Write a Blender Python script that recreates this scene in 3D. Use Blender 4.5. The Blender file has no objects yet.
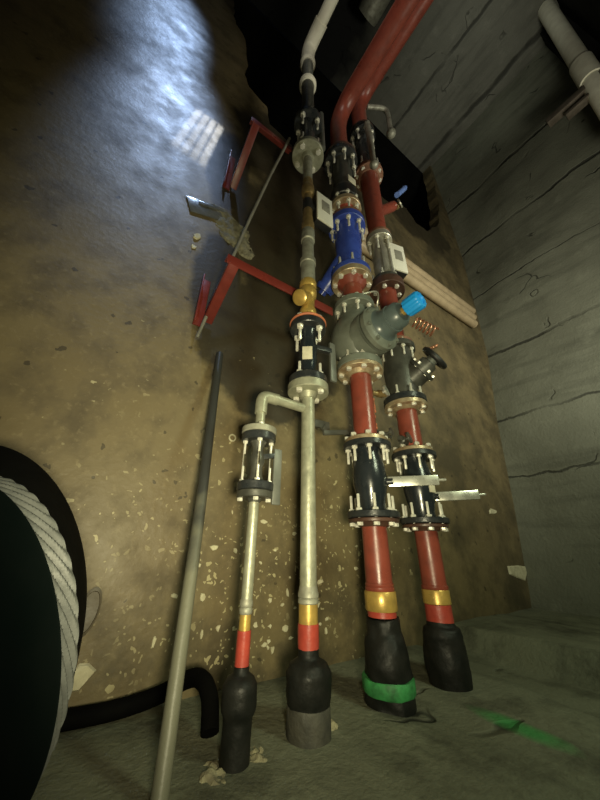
import bpy, bmesh, math, random
from mathutils import Vector, Matrix, noise
random.seed(7)
S = bpy.context.scene
COL = S.collection
PI = math.pi

# ------------------------------------------------------------------ mesh helpers
def nb(): return bmesh.new()

def frame(d):
    d = Vector(d).normalized()
    u = d.cross(Vector((0, 0, 1)))
    if u.length < 1e-4: u = Vector((1, 0, 0))
    u.normalize()
    return u, d.cross(u).normalized(), d

def ring(bm, c, u, w, r, seg, jit=0.0):
    vs = []
    for i in range(seg):
        a = 2*PI*i/seg
        rr = r
        if jit:
            p = Vector((c.x*18, c.y*18, c.z*18)) + Vector((math.cos(a), math.sin(a), 0))*1.3
            rr = r*(1+jit*noise.noise(p)*1.6)
        vs.append(bm.verts.new(c+u*(rr*math.cos(a))+w*(rr*math.sin(a))))
    return vs

def skin(bm, rings, cap=True):
    n = len(rings[0])
    for a, b in zip(rings[:-1], rings[1:]):
        for i in range(n):
            bm.faces.new((a[i], a[(i+1) % n], b[(i+1) % n], b[i]))
    if cap:
        bm.faces.new(list(reversed(rings[0]))); bm.faces.new(rings[-1])

def lathe(bm, base, axis, prof, seg=32, jit=0.0):
    """prof: list of (radius, distance along axis)"""
    u, w, d = frame(axis)
    base = Vector(base)
    skin(bm, [ring(bm, base+d*z, u, w, max(r, 1e-4), seg, jit) for r, z in prof])
    return bm

def vlathe(x, y, prof, seg=32, jit=0.0, bm=None):
    bm = bm or nb()
    return lathe(bm, (x, y, 0), (0, 0, 1), prof, seg, jit)

def disc(bm, c, axis, r, t, bev=.003, seg=36):
    """flange plate starting at c going along axis"""
    return lathe(bm, c, axis, [(r-bev, 0), (r, bev), (r, t-bev), (r-bev, t)], seg)

def tube(bm, pts, r, seg=16, smooth=0):
    pts = [Vector(p) for p in pts]
    for _ in range(smooth):
        q = [pts[0]]
        for a, b in zip(pts[:-1], pts[1:]):
            q += [a*.75+b*.25, a*.25+b*.75]
        q.append(pts[-1]); pts = q
    rs = r if isinstance(r, (list, tuple)) else None
    rings = []
    u = None
    for i, p in enumerate(pts):
        t = (pts[min(i+1, len(pts)-1)]-pts[max(i-1, 0)]).normalized()
        if u is None: u, w, _ = frame(t)
        else:
            u = (u-t*u.dot(t)).normalized(); w = t.cross(u)
        k = i/(len(pts)-1)
        rr = (rs[0]+(rs[1]-rs[0])*k) if rs else r
        rings.append(ring(bm, p, u, w, rr, seg))
    skin(bm, rings)
    return bm

def box(bm, c, size, rot=None, bev=0.0):
    M = Matrix.Translation(Vector(c)) @ (rot.to_4x4() if rot else Matrix()) @ Matrix.Diagonal((*size, 1))
    g = bmesh.ops.create_cube(bm, size=1, matrix=M)
    if bev:
        es = {e for v in g['verts'] for e in v.link_edges}
        bmesh.ops.bevel(bm, geom=list(es), offset=bev, segments=2, affect='EDGES', profile=.6)
    return bm

def bar(bm, a, b, w, h, up=(0, 0, 1), bev=.002):
    a, b = Vector(a), Vector(b); d = (b-a)
    x = d.normalized(); z = Vector(up); z = (z-x*z.dot(x)).normalized(); y = z.cross(x)
    R = Matrix((x, y, z)).transposed()
    return box(bm, (a+b)/2, (d.length, w, h), R, bev)

def roughen(bm, amp, scale=20):
    bm.normal_update()
    for v in bm.verts:
        v.co += v.normal*noise.noise(v.co*scale)*amp + v.normal*noise.noise(v.co*scale*2.7)*amp*.5
    return bm

def obj(name, bm, m, parent=None, smooth=True, kind=None, ang=40):
    bmesh.ops.recalc_face_normals(bm, faces=bm.faces[:])
    me = bpy.data.meshes.new(name)
    if parent is not None:
        p = parent
        off = Vector((0, 0, 0))
        while p is not None: off += p.location; p = p.parent
        bmesh.ops.translate(bm, verts=bm.verts[:], vec=-off)
    bm.to_mesh(me); bm.free()
    me.materials.append(m)
    if smooth:
        me.polygons.foreach_set('use_smooth', [True]*len(me.polygons))
        me.set_sharp_from_angle(angle=math.radians(ang))
    o = bpy.data.objects.new(name, me); COL.objects.link(o)
    o.parent = parent
    if kind: o['kind'] = kind
    return o

def tag(o, label, cat, group=None):
    o['label'] = label; o['category'] = cat
    if group: o['group'] = group
    return o

def thing(name, label, cat, loc, group=None):
    o = bpy.data.objects.new(name, None); o.empty_display_size = .05
    COL.objects.link(o); o.location = loc
    return tag(o, label, cat, group)

# ------------------------------------------------------------------ materials
class NT:
    def __init__(s, name):
        s.m = bpy.data.materials.new(name); s.m.use_nodes = True
        s.t = s.m.node_tree; s.b = s.t.nodes['Principled BSDF']
        s.tc = s.t.nodes.new('ShaderNodeTexCoord'); s.P = s.tc.outputs['Object']
    def n(s, typ, **kw):
        x = s.t.nodes.new(typ)
        for k, v in kw.items(): setattr(x, k, v)
        return x
    def l(s, a, b): s.t.links.new(a, b)
    def setin(s, sock, v):
        if hasattr(v, 'is_output'): s.l(v, sock)
        else: sock.default_value = v
    def math(s, op, a, b=0.0, c=0.0, clamp=False):
        x = s.n('ShaderNodeMath', operation=op, use_clamp=clamp)
        s.setin(x.inputs[0], a); s.setin(x.inputs[1], b); s.setin(x.inputs[2], c)
        return x.outputs[0]
    def noise(s, scale, detail=5, rough=.55, vec=None, dist=0.0):
        x = s.n('ShaderNodeTexNoise'); x.inputs['Scale'].default_value = scale
        x.inputs['Detail'].default_value = detail; x.inputs['Roughness'].default_value = rough
        x.inputs['Distortion'].default_value = dist
        s.l(vec if vec is not None else s.P, x.inputs['Vector']); return x.outputs['Fac']
    def voro(s, scale, feature='F1', vec=None):
        x = s.n('ShaderNodeTexVoronoi', feature=feature); x.inputs['Scale'].default_value = scale
        s.l(vec if vec is not None else s.P, x.inputs['Vector']); return x
    def ramp(s, f, lo, hi, a=0.0, b=1.0):
        x = s.n('ShaderNodeMapRange', clamp=True)
        s.l(f, x.inputs[0])
        for i, v in zip((1, 2, 3, 4), (lo, hi, a, b)): x.inputs[i].default_value = v
        return x.outputs[0]
    def mix(s, f, a, b):
        x = s.n('ShaderNodeMix', data_type='RGBA')
        s.setin(x.inputs['Factor'], f)
        for sk, v in ((x.inputs['A'], a), (x.inputs['B'], b)):
            if hasattr(v, 'is_output'): s.l(v, sk)
            else: sk.default_value = (*v, 1)
        return x.outputs['Result']
    def xyz(s):
        x = s.n('ShaderNodeSeparateXYZ'); s.l(s.P, x.inputs[0]); return x.outputs
    def bump(s, h, strength=.3, dist=.02):
        x = s.n('ShaderNodeBump'); x.inputs['Strength'].default_value = strength
        x.inputs['Distance'].default_value = dist
        s.l(h, x.inputs['Height']); s.l(x.outputs['Normal'], s.b.inputs['Normal'])
    def out(s, col=None, rough=None, metal=0.0, spec=None):
        if col is not None: 
            if hasattr(col, 'is_output'): s.l(col, s.b.inputs['Base Color'])
            else: s.b.inputs['Base Color'].default_value = (*col, 1)
        if rough is not None: s.setin(s.b.inputs['Roughness'], rough)
        s.setin(s.b.inputs['Metallic'], metal)
        if spec is not None: s.b.inputs['Specular IOR Level'].default_value = spec
        return s.m
    def ellipse(s, X, Z, cx, cz, rx, rz, nz, soft=.25):
        """mask of an irregular blot in the plane of two coordinates"""
        a = s.math('MULTIPLY', s.math('SUBTRACT', X, cx), 1/rx)
        b = s.math('MULTIPLY', s.math('SUBTRACT', Z, cz), 1/rz)
        d = s.math('ADD', s.math('MULTIPLY', a, a), s.math('MULTIPLY', b, b))
        d = s.math('ADD', d, nz)
        return s.ramp(d, 1+soft, 1-soft)

def simple(name, c1, c2=None, rough=.45, metal=0.0, scale=25, bump=.1, spec=None, lo=.35, hi=.7):
    t = NT(name)
    c2 = c2 or tuple(v*.6 for v in c1)
    f = t.noise(scale)
    t.bump(t.noise(scale*2.5, 3), bump, .01)
    r = t.ramp(t.noise(scale*.7), .3, .7, max(rough-.1, .05), min(rough+.12, 1))
    return t.out(t.mix(t.ramp(f, lo, hi), c1, c2), r, metal, spec)

M = {}
M['galv'] = simple('galvanised_steel', (.38, .38, .285), (.25, .255, .19), .42, .4, 30, .12)
M['galv_dull'] = simple('dull_galvanised', (.36, .36, .29), (.20, .19, .15), .5, .35, 22, .15)
M['white_pipe'] = simple('white_plastic', (.88, .85, .70), (.74, .70, .56), .4, 0, 10, .03)
M['red'] = simple('red_oxide_paint', (.225, .050, .032), (.14, .034, .023), .34, 0, 14, .08, lo=.45, hi=.8)
M['red_angle'] = simple('red_bracket_paint', (.175, .028, .021), (.10, .018, .014), .34, 0, 12, .06, lo=.5, hi=.85)
M['shrink'] = simple('red_sleeve', (.40, .06, .04), (.30, .042, .03), .4, 0, 30, .1)
M['brass'] = simple('brass', (.60, .40, .10), (.42, .28, .08), .34, .45, 30, .05)
M['brass_dull'] = simple('old_brass', (.42, .30, .13), (.24, .17, .08), .42, .7, 25, .1)
M['black_iron'] = simple('black_coated_iron', (.016, .019, .022), (.032, .034, .034), .3, 0, 30, .12, spec=.5)
M['blueblack'] = simple('blue_black_enamel', (.012, .016, .020), (.018, .022, .026), .24, 0, 14, .05, spec=.6)
M['wrap'] = simple('black_tape', (.007, .008, .007), (.016, .016, .014), .5, 0, 16, .25, spec=.25)
M['wrap_dusty'] = simple('dusty_tape', (.075, .072, .055), (.03, .03, .025), .7, 0, 16, .5)
M['rust'] = simple('rusty_flange', (.25, .13, .08), (.15, .065, .042), .5, .2, 22, .2)
M['tan_flange'] = simple('zinc_flange', (.50, .42, .28), (.32, .21, .12), .4, .5, 24, .15)
M['brown_flange'] = simple('brown_flange', (.10, .05, .035), (.055, .03, .022), .4, .1, 20, .15)
M['blue'] = simple('blue_enamel', (.045, .085, .40), (.03, .05, .26), .3, 0, 12, .06, spec=.5)
M['grey_iron'] = simple('grey_green_enamel', (.16, .175, .145), (.10, .11, .09), .38, 0, 12, .08)
M['grey_bonnet'] = simple('blue_grey_enamel', (.095, .125, .125), (.07, .09, .09), .33, 0, 12, .05)
M['dark_grey'] = simple('dark_grey_iron', (.075, .075, .062), (.04, .04, .034), .4, .2, 18, .15)
M['cyan'] = simple('bright_blue_plastic', (.02, .33, .84), (.016, .27, .72), .34, 0, 10, .02)
M['bolt'] = simple('zinc_bolt', (.86, .84, .74), (.66, .64, .55), .3, .35, 40, .05)
M['chrome'] = simple('bright_steel', (.74, .74, .66), (.55, .55, .48), .25, .7, 20, .04)
M['lever_grey'] = simple('grey_lever', (.17, .175, .155), (.10, .105, .09), .42, .3, 14, .08)
M['label'] = simple('paper_label', (.62, .58, .44), (.48, .44, .33), .6, 0, 30, .02)
M['silver'] = simple('silver_meter', (.52, .50, .42), (.34, .32, .26), .35, .6, 16, .08)
M['white_box'] = simple('white_case', (.72, .70, .60), (.62, .60, .5), .4, 0, 8, .02)
M['screen'] = simple('grey_screen', (.28, .27, .22), (.2, .19, .16), .3, 0, 8, .01)
M['black_plastic'] = simple('black_plastic', (.012, .012, .012), (.02, .02, .02), .4, 0, 12, .05)
M['orange'] = simple('orange_gasket', (.50, .16, .07), (.34, .11, .06), .6, 0, 30, .1)
M['copper'] = simple('copper', (.80, .42, .27), (.6, .3, .18), .3, .8, 20, .03)
M['blue_handle'] = simple('pale_blue_plastic', (.16, .26, .6), (.12, .2, .5), .4, 0, 10, .02)
M['green'] = simple('green_spray', (.05, .32, .09), (.02, .12, .035), .6, 0, 26, .1)
M['conduit'] = simple('beige_plastic', (.40, .31, .19), (.30, .23, .14), .5, 0, 9, .05)
t = NT('grey_pole'); X, Y, Z = t.xyz()
nz = t.math('MULTIPLY', t.math('SUBTRACT', t.noise(9, 4), .5), .5)
k = t.ramp(t.math('ADD', Z, nz), .42, .62)      # darker upper length, paler lower length
t.bump(t.noise(40, 3), .15, .01)
M['pole'] = t.out(t.mix(k, (.15, .148, .108), (.04, .042, .040)), .45, 0, .4)
M['rod'] = simple('thin_grey_rod', (.26, .25, .21), (.16, .15, .12), .5, .2, 9, .1)
M['rubber'] = simple('black_rubber', (.0025, .0025, .0025), (.004, .004, .0035), .8, 0, 14, .1, spec=.04)
M['rope'] = simple('grey_ribbing', (.105, .110, .104), (.07, .075, .072), .6, 0, 24, .1)
M['drum_face'] = simple('dark_face', (.0015, .0035, .0032), (.003, .005, .0045), .8, 0, 6, .05, spec=.04)
M['mortar'] = simple('pale_mortar', (.24, .22, .14), (.11, .10, .065), .8, 0, 24, .4)
M['flake'] = simple('pale_flake', (.62, .58, .40), (.45, .41, .27), .7, 0, 30, .15)
M['rubble'] = simple('broken_concrete', (.34, .31, .19), (.16, .14, .09), .85, 0, 30, .5)
M['dark_wall'] = simple('black_wall', (.012, .012, .011), (.02, .02, .018), .9, 0, 3, .2, spec=.1)
M['void'] = simple('recess_dark', (.004, .004, .004), (.007, .007, .006), .95, 0, 3, .2, spec=.05)  # near-black colour carries the darkness inside the recess
M['loop'] = simple('brown_loop', (.10, .08, .05), (.06, .05, .03), .5, 0, 20, .1)
M['clamp'] = simple('brown_clamp', (.17, .14, .11), (.10, .08, .06), .5, .3, 12, .1)
M['strip'] = simple('wet_grey_strip', (.20, .20, .18), (.10, .10, .09), .15, .3, 12, .1)

# brown damp back wall with flaked paint
def wall_material():
    t = NT('brown_damp_wall'); X, Y, Z = t.xyz()
    big = t.noise(1.3, 6, .6); mid = t.noise(7, 6, .6); fine = t.noise(40, 4, .6)
    col = t.mix(t.ramp(big, .3, .7), (.205, .160, .080), (.150, .115, .058))
    col = t.mix(t.ramp(mid, .46, .70, 0, .85), col, (.092, .070, .036))
    col = t.mix(t.ramp(fine, .56, .75, 0, .5), col, (.27, .215, .115))
    # long dark blots behind the pipes with a ragged edge
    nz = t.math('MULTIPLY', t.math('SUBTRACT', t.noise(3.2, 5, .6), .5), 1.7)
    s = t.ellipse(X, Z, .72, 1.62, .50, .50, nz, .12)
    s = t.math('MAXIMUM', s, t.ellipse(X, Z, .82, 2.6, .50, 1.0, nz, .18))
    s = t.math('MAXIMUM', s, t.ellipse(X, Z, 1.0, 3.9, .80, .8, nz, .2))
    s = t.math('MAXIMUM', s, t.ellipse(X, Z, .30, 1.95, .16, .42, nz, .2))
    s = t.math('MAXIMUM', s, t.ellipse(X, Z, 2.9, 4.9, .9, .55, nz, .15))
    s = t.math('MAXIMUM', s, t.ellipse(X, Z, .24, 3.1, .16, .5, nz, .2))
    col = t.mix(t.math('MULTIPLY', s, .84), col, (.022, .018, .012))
    # mottled darker tone on the right
    s2 = t.ramp(t.noise(2.1, 6, .65), .44, .62, .15, .85)
    s2 = t.math('MULTIPLY', s2, t.ramp(X, 1.3, 2.0))
    col = t.mix(s2, col, (.06, .05, .028))
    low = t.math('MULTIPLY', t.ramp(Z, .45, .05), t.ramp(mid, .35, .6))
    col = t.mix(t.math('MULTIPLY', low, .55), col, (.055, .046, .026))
    # paint flakes, mostly low down behind the pipes
    dens = t.math('MULTIPLY', t.ramp(Z, 1.5, .3), t.ramp(t.math('ABSOLUTE', t.math('SUBTRACT', X, .75)), 1.1, .25))
    wv = t.n('ShaderNodeVectorMath', operation='ADD')
    nn = t.n('ShaderNodeTexNoise'); nn.inputs['Scale'].default_value = 26; t.l(t.P, nn.inputs['Vector'])
    sc = t.n('ShaderNodeVectorMath', operation='SCALE'); sc.inputs['Scale'].default_value = .06
    t.l(nn.outputs['Color'], sc.inputs[0]); t.l(t.P, wv.inputs[0]); t.l(sc.outputs[0], wv.inputs[1])
    fl = None
    for sca, th in ((26, .20), (55, .24)):
        v = t.voro(sca, 'F1', wv.outputs[0])
        sel = t.n('ShaderNodeSeparateColor'); t.l(v.outputs['Color'], sel.inputs[0])
        on = t.math('LESS_THAN', sel.outputs[0], t.math('MULTIPLY', dens, .30))
        k = t.math('MULTIPLY', on, t.math('LESS_THAN', v.outputs['Distance'], th+.08))
        fl = k if fl is None else t.math('MAXIMUM', fl, k)
    patch = t.ramp(t.noise(2.6, 3), .42, .58)
    fl = t.math('MULTIPLY', fl, patch)
    col = t.mix(t.math('MULTIPLY', fl, .8), col, (.50, .44, .25))
    # dark flecks
    v = t.voro(20, 'F1', wv.outputs[0]); sel = t.n('ShaderNodeSeparateColor'); t.l(v.outputs['Color'], sel.inputs[0])
    dk = t.math('MULTIPLY', t.math('LESS_THAN', sel.outputs[1], .055), t.math('LESS_THAN', v.outputs['Distance'], .26))
    col = t.mix(t.math('MULTIPLY', dk, .6), col, (.02, .016, .01))
    h = t.math('ADD', t.math('MULTIPLY', mid, .6), t.math('ADD', t.math('MULTIPLY', fine, .35), t.math('MULTIPLY', fl, .5)))
    t.bump(h, .22, .02)
    r = t.ramp(mid, .3, .7, .42, .62)
    return t.out(col, r, 0, .4)
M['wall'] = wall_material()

def concrete(name, c1, c2, joints=(), axis='Z', jw=.03, extra=None):
    t = NT(name); X, Y, Z = t.xyz(); A = {'X': X, 'Z': Z}[axis]
    big = t.noise(1.1, 6, .6); mid = t.noise(6, 6, .65); fine = t.noise(45, 4, .6)
    st = t.n('ShaderNodeMapping'); st.inputs['Scale'].default_value = (1, .35, 2.2) if axis == 'Z' else (2.2, .35, 1)
    t.l(t.P, st.inputs[0])
    streak = t.noise(3.0, 5, .6, st.outputs[0])
    col = t.mix(t.ramp(big, .3, .7), c1, c2)
    col = t.mix(t.ramp(streak, .5, .75, 0, .6), col, tuple(v*.42 for v in c2))
    col = t.mix(t.ramp(mid, .55, .8, 0, .5), col, tuple(v*1.35 for v in c1))
    wob = t.math('MULTIPLY', t.math('SUBTRACT', t.noise(2.2, 5, .6), .5), .16)
    gap = t.ramp(t.noise(1.7, 3, .5), .38, .52)
    g = None
    for j, w in joints:
        d = t.math('ABSOLUTE', t.math('SUBTRACT', t.math('ADD', A, wob), j))
        k = t.math('MULTIPLY', t.ramp(d, w, w*.35), t.math('ADD', t.math('MULTIPLY', gap, .7), .3))
        g = k if g is None else t.math('MAXIMUM', g, k)
    h = t.math('ADD', t.math('MULTIPLY', mid, .7), t.math('MULTIPLY', fine, .35))
    # short hairline cracks
    cv = t.voro(1.15, 'DISTANCE_TO_EDGE')
    wv = t.n('ShaderNodeVectorMath', operation='ADD'); nn = t.n('ShaderNodeTexNoise'); nn.inputs['Scale'].default_value = 3
    t.l(t.P, nn.inputs['Vector']); t.l(t.P, wv.inputs[0]); t.l(nn.outputs['Color'], wv.inputs[1]); t.l(wv.outputs[0], cv.inputs['Vector'])
    ck = t.math('MULTIPLY', t.ramp(cv.outputs['Distance'], .022, .006), t.ramp(t.noise(1.9, 2), .58, .64))
    g = ck if g is None else t.math('MAXIMUM', g, ck)
    col = t.mix(t.math('MULTIPLY', g, .8), col, (.02, .02, .016))
    h = t.math('SUBTRACT', h, t.math('MULTIPLY', g, 1.2))
    if extra: col = extra(t, col, X, Y, Z)
    t.bump(h, .5, .03)
    return t.out(col, .75, 0, .3)

def floor_extra(t, col, X, Y, Z):
    nz = t.math('MULTIPLY', t.math('SUBTRACT', t.noise(9, 4), .5), 1.2)
    # green spray mark along the ledge
    c = t.math('SUBTRACT', X, t.math('ADD', t.math('MULTIPLY', Y, .12), 1.14))
    g = t.ellipse(c, Y, .015, .665, .040, .125, nz, .95)
    col = t.mix(t.math('MULTIPLY', g, .85), col, (.05, .30, .08))
    d = t.ramp(t.noise(3.5, 6, .65), .5, .68, 0, .7)
    return t.mix(d, col, (.03, .028, .02))
M['right_wall'] = concrete('grey_block_wall', (.175, .178, .135), (.120, .122, .092),
                           ((1.12, .012), (1.78, .018), (2.78, .03), (3.9, .014), (4.95, .028), (6.1, .04)), 'Z')
def shade_extra(t, col, X, Y, Z):  # shade painted into the left part of the ceiling, fading along X
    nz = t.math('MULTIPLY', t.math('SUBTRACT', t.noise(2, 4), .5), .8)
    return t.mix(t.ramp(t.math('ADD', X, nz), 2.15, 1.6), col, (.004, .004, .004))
M['ceiling'] = concrete('grey_ceiling', (.15, .145, .12), (.10, .098, .08), ((3.0, .035), (3.95, .06), (2.0, .03)), 'X', extra=shade_extra)
M['floor'] = concrete('dark_floor', (.20, .205, .145), (.14, .145, .10), (), 'X', extra=floor_extra)

# ------------------------------------------------------------------ the setting
D = 1.38
def jag(pts, n=6, amp=.06):
    out = []
    for a, b in zip(pts[:-1], pts[1:]):
        for i in range(n):
            k = i/n
            p = Vector((a[0]+(b[0]-a[0])*k, a[1]+(b[1]-a[1])*k, 0))
            q = Vector((noise.noise(p*3.1), noise.noise(p*3.1+Vector((9, 9, 9))), 0))+Vector((noise.noise(p*9), noise.noise(p*9+Vector((5, 2, 1))), 0))*.5
            p += q*amp; out.append((p.x, p.y))
    out.append(pts[-1]); return out
RW = [(0, 3.15), (.06, 3.18), (.91, 3.40), (1.8, 3.59), (2.78, 3.90), (4.84, 4.16), (7.7, 4.15)]
XL, YF, ZT = -2.2, -.95, 7.7
notch = [(4.12, 7.7), (4.02, 6.9), (3.92, 6.2), (3.7, 5.45), (3.26, 4.83), (2.9, 4.75), (2.7, 4.92), (2.23, 4.64), (1.77, 4.6),
         (1.28, 4.25), (.87, 4.15), (.52, 4.2), (.43, 4.5), (.26, 4.6), (.18, 4.8), (.15, 5.5), (-.02, 5.77), (-.11, 6.4), (-.15, 7.7)]
bm = nb()
loop = [(XL, -.2), (3.15, -.2)]+[(x, z) for z, x in RW]+jag(notch)+[(XL, 7.7)]
vs = [bm.verts.new((x, D, z)) for x, z in loop]
f = bm.faces.new(vs)
ex = bmesh.ops.extrude_face_region(bm, geom=[f])
bmesh.ops.translate(bm, verts=[v for v in ex['geom'] if isinstance(v, bmesh.types.BMVert)], vec=(0, .18, 0))
bmesh.ops.triangulate(bm, faces=bm.faces[:])
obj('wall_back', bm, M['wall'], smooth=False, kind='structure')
# deep dark opening above the back wall
bm = nb()
for x0, x1, y0, y1, z0, z1 in ((-.9, 5.0, 3.6, 3.7, 3.4, 7.7), (-1.0, -.9, 1.58, 3.7, 3.4, 7.7), (5.0, 5.1, 1.58, 3.7, 3.4, 7.7), (-.9, 5.0, 1.58, 3.6, 3.4, 3.5)):
    box(bm, ((x0+x1)/2, (y0+y1)/2, (z0+z1)/2), (x1-x0, y1-y0, z1-z0))
obj('wall_recess', bm, M['void'], smooth=False, kind='structure')
# right wall, leaning outward
bm = nb()
NY, rows = 40, 60
g = []
for i in range(rows+1):
    z = 7.7*i/rows
    for (za, xa), (zb, xb) in zip(RW[:-1], RW[1:]):
        if za <= z <= zb+1e-6: x = xa+(xb-xa)*(z-za)/(zb-za); break
    row = []
    for j in range(NY+1):
        y = D+(YF-D)*j/NY
        dx = noise.noise(Vector((1.3, y*1.2, z*1.1)))*.05+noise.noise(Vector((4.3, y*4, z*4)))*.018
        row.append(bm.verts.new((x+dx*min(1, j/3), y, z)))
    g.append(row)
for i in range(rows):
    for j in range(NY):
        bm.faces.new((g[i][j], g[i][j+1], g[i+1][j+1], g[i+1][j]))
ex = bmesh.ops.extrude_face_region(bm, geom=bm.faces[:])
bmesh.ops.translate(bm, verts=[v for v in ex['geom'] if isinstance(v, bmesh.types.BMVert)], vec=(.2, 0, 0))
obj('wall_right', bm, M['right_wall'], kind='structure', ang=80)
HX = (-.95, -.25, -.60, .20); VX = (.405, .478, -.262, -.155)   # roof hatch and small barred vent
bm = nb()
def slab(x0, x1, y0, y1): box(bm, ((x0+x1)/2, (y0+y1)/2, 7.76), (x1-x0, y1-y0, .12))
slab(XL, HX[0], YF, D+.18); slab(HX[1], VX[0], YF, D+.18); slab(VX[1], 4.5, YF, D+.18)
for h in (HX, VX): slab(h[0], h[1], YF, h[2]); slab(h[0], h[1], h[3], D+.18)
obj('ceiling', bm, M['ceiling'], smooth=False, kind='structure')
bm = nb(); box(bm, (2.05, 2.64, 7.8), (6.1, 2.12, .2)); obj('recess_ceiling', bm, M['void'], smooth=False, kind='structure')
for nm, h, nbar, lb in (('added_opening_1', HX, 2, 'added roof hatch shaping the blue glow on the wall'), ('added_opening_2', VX, 4, 'small added vent with bars shaping the striped light patch')):
    aperture = thing(nm, lb, 'added_opening', ((h[0]+h[1])/2, (h[2]+h[3])/2, 7.82)); aperture['kind'] = 'structure'
    fw = .01
    bm = nb()
    for x in (h[0]-fw/2, h[1]+fw/2): box(bm, (x, (h[2]+h[3])/2, 7.83), (fw, h[3]-h[2]+2*fw, .02))
    for y in (h[2]-fw/2, h[3]+fw/2): box(bm, ((h[0]+h[1])/2, y, 7.83), (h[1]-h[0], fw, .02))
    obj('aperture_frame', bm, M['dark_grey'], aperture, smooth=False)
    for k in range(nbar):
        x = h[0]+(h[1]-h[0])*(k+1)/(nbar+1); rr = .0017 if nbar == 4 else .008
        bm = nb(); tube(bm, [(x, h[2], 7.83), (x, h[3], 7.83)], rr, 8); obj('bar', bm, M['dark_grey'], aperture)
bm = nb(); box(bm, ((XL+4.4)/2, YF-.1, 3.85), (4.4-XL+.4, .2, 7.7)); obj('wall_front', bm, M['dark_wall'], smooth=False, kind='structure')
bm = nb(); box(bm, (XL-.1, (YF+D)/2, 3.85), (.2, D-YF, 7.7)); obj('wall_left', bm, M['dark_wall'], smooth=False, kind='structure')
# floor with low ledges to the right
bm = nb()
NX, NY = 130, 50
g = []
for i in range(NX+1):
    x = XL+(4.0-XL)*i/NX; row = []
    for j in range(NY+1):
        y = YF+(D-YF)*j/NY
        z = noise.noise(Vector((x*2, y*2, 0)))*.010+noise.noise(Vector((x*7, y*7, 3)))*.005-.008
        e1 = x-(1.60+.25*(y-.83)+.02*noise.noise(Vector((y*4, 0, 0)))); e2 = x-(1.98+.02*noise.noise(Vector((y*4, 5, 0))))
        z -= .045*max(0, min(1, e1/.06)); z += .115*max(0, min(1, e2/.06))
        row.append(bm.verts.new((x, y, z)))
    g.append(row)
for i in range(NX):
    for j in range(NY): bm.faces.new((g[i][j], g[i+1][j], g[i+1][j+1], g[i][j+1]))
ex = bmesh.ops.extrude_face_region(bm, geom=bm.faces[:])
bmesh.ops.translate(bm, verts=[v for v in ex['geom'] if isinstance(v, bmesh.types.BMVert)], vec=(0, 0, -.2))
obj('floor', bm, M['floor'], kind='structure', ang=60)
# ------------------------------------------------------------------ bolts
def bolt_mesh(below, above, t, hr, up=True):
    """stud through a flange: hex head under it, nut and thread above (or mirrored)"""
    bm = nb(); hr = hr*1.18; k = hr*.47
    pr = [(hr*.9, -below), (hr, -below+.002), (hr, 0), (k, .0005), (k, t-.0005), (hr, t), (hr, t+below*.75), (hr*.9, t+below*.9), (k, t+below*.9+.0005)]
    if above > below: pr += [(k, t+above-.002), (k*.8, t+above)]
    lathe(bm, (0, 0, 0), (0, 0, 1), pr, 6)
    if not up:
        for v in bm.verts: v.co.z = t-v.co.z
    return bm
def bolts(parent, x, y, z, t, rc, n, hr=.012, below=.014, above=.045, up=True, ph=.2):
    first = None
    for k in range(n):
        a = 2*PI*k/n+ph
        p = Vector((x+rc*math.cos(a), y+rc*math.sin(a), z))
        if first is None:
            first = obj('bolt', bolt_mesh(below, above, t, hr, up), M['bolt'], None); o = first
        else:
            o = first.copy(); COL.objects.link(o)
        o.parent = parent; o.location = p-parent.location
def flange(parent, x, y, z0, z1, r, m, rib=None, name='flange', hub=0):
    bm = nb(); disc(bm, (x, y, z0), (0, 0, 1), r, z1-z0)
    if hub > 0: lathe(bm, (x, y, z1-.002), (0, 0, 1), [(rib*1.5, 0), (rib*1.15, hub)], 32)
    if hub < 0: lathe(bm, (x, y, z0+hub), (0, 0, 1), [(rib*1.15, 0), (rib*1.5, -hub+.002)], 32)
    return obj(name, bm, m, parent)
def vtube(parent, x, y, z0, z1, r, m, name='tube', r1=None):
    return obj(name, vlathe(x, y, [(r, z0), (r1 or r, z1)]), m, parent)

# ================================================================== PIPE A: galvanised main
A = (.680, .965)
def sleeve(x, y, prof, label, m=None, bands=(), amp=.004, sc=16):
    t = thing('pipe_sleeve', label, 'pipe sleeve', (x, y, 0))
    # subdivide profile for wrinkles
    p2 = []
    for (r0, z0), (r1, z1) in zip(prof[:-1], prof[1:]):
        n = max(1, int((abs(z1-z0)+abs(r1-r0))/.008))
        for i in range(n): p2.append((r0+(r1-r0)*i/n, z0+(z1-z0)*i/n))
    p2.append(prof[-1])
    obj('wrapping', roughen(vlathe(x, y, p2, 48), amp, sc), m or M['wrap'], t, ang=70)
    return t
t = sleeve(*A, [(.061, -.015), (.061, .06), (.066, .075), (.068, .09), (.067, .13), (.056, .152), (.034, .166), (.0325, .186)],
           'black tape sleeve at the foot of the thick galvanised pipe, dusty grey lower half')
obj('lower_band', roughen(vlathe(*A, [(.064, -.012), (.0645, .02), (.0635, .055), (.062, .058)], 48), .003, 20), M['wrap_dusty'], t)['label'] = 'dusty grey lower band'
t = thing('galvanised_pipe', 'long thick galvanised pipe rising from a black sleeve, second from left', 'pipe', (*A, .186))
obj('red_sleeve', roughen(vlathe(*A, [(.0335, .187), (.0335, .21), (.034, .24), (.0335, .250)], 32), .0012, 40), M['shrink'], t)['label'] = 'red sleeve'
vtube(t, *A, .250, .302, .031, M['brass'], 'brass_band')
obj('threaded_collar', vlathe(*A, [(.031, .302), (.034, .305), (.034, .315), (.031, .318), (.0345, .321), (.0345, .332), (.0325, .336), (.0295, .352)]), M['galv_dull'], t)
vtube(t, *A, .352, 1.078, .0287, M['galv'])
flange(t, *A, 1.078, 1.118, .091, M['galv'], .0287, hub=-.025)
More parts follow.
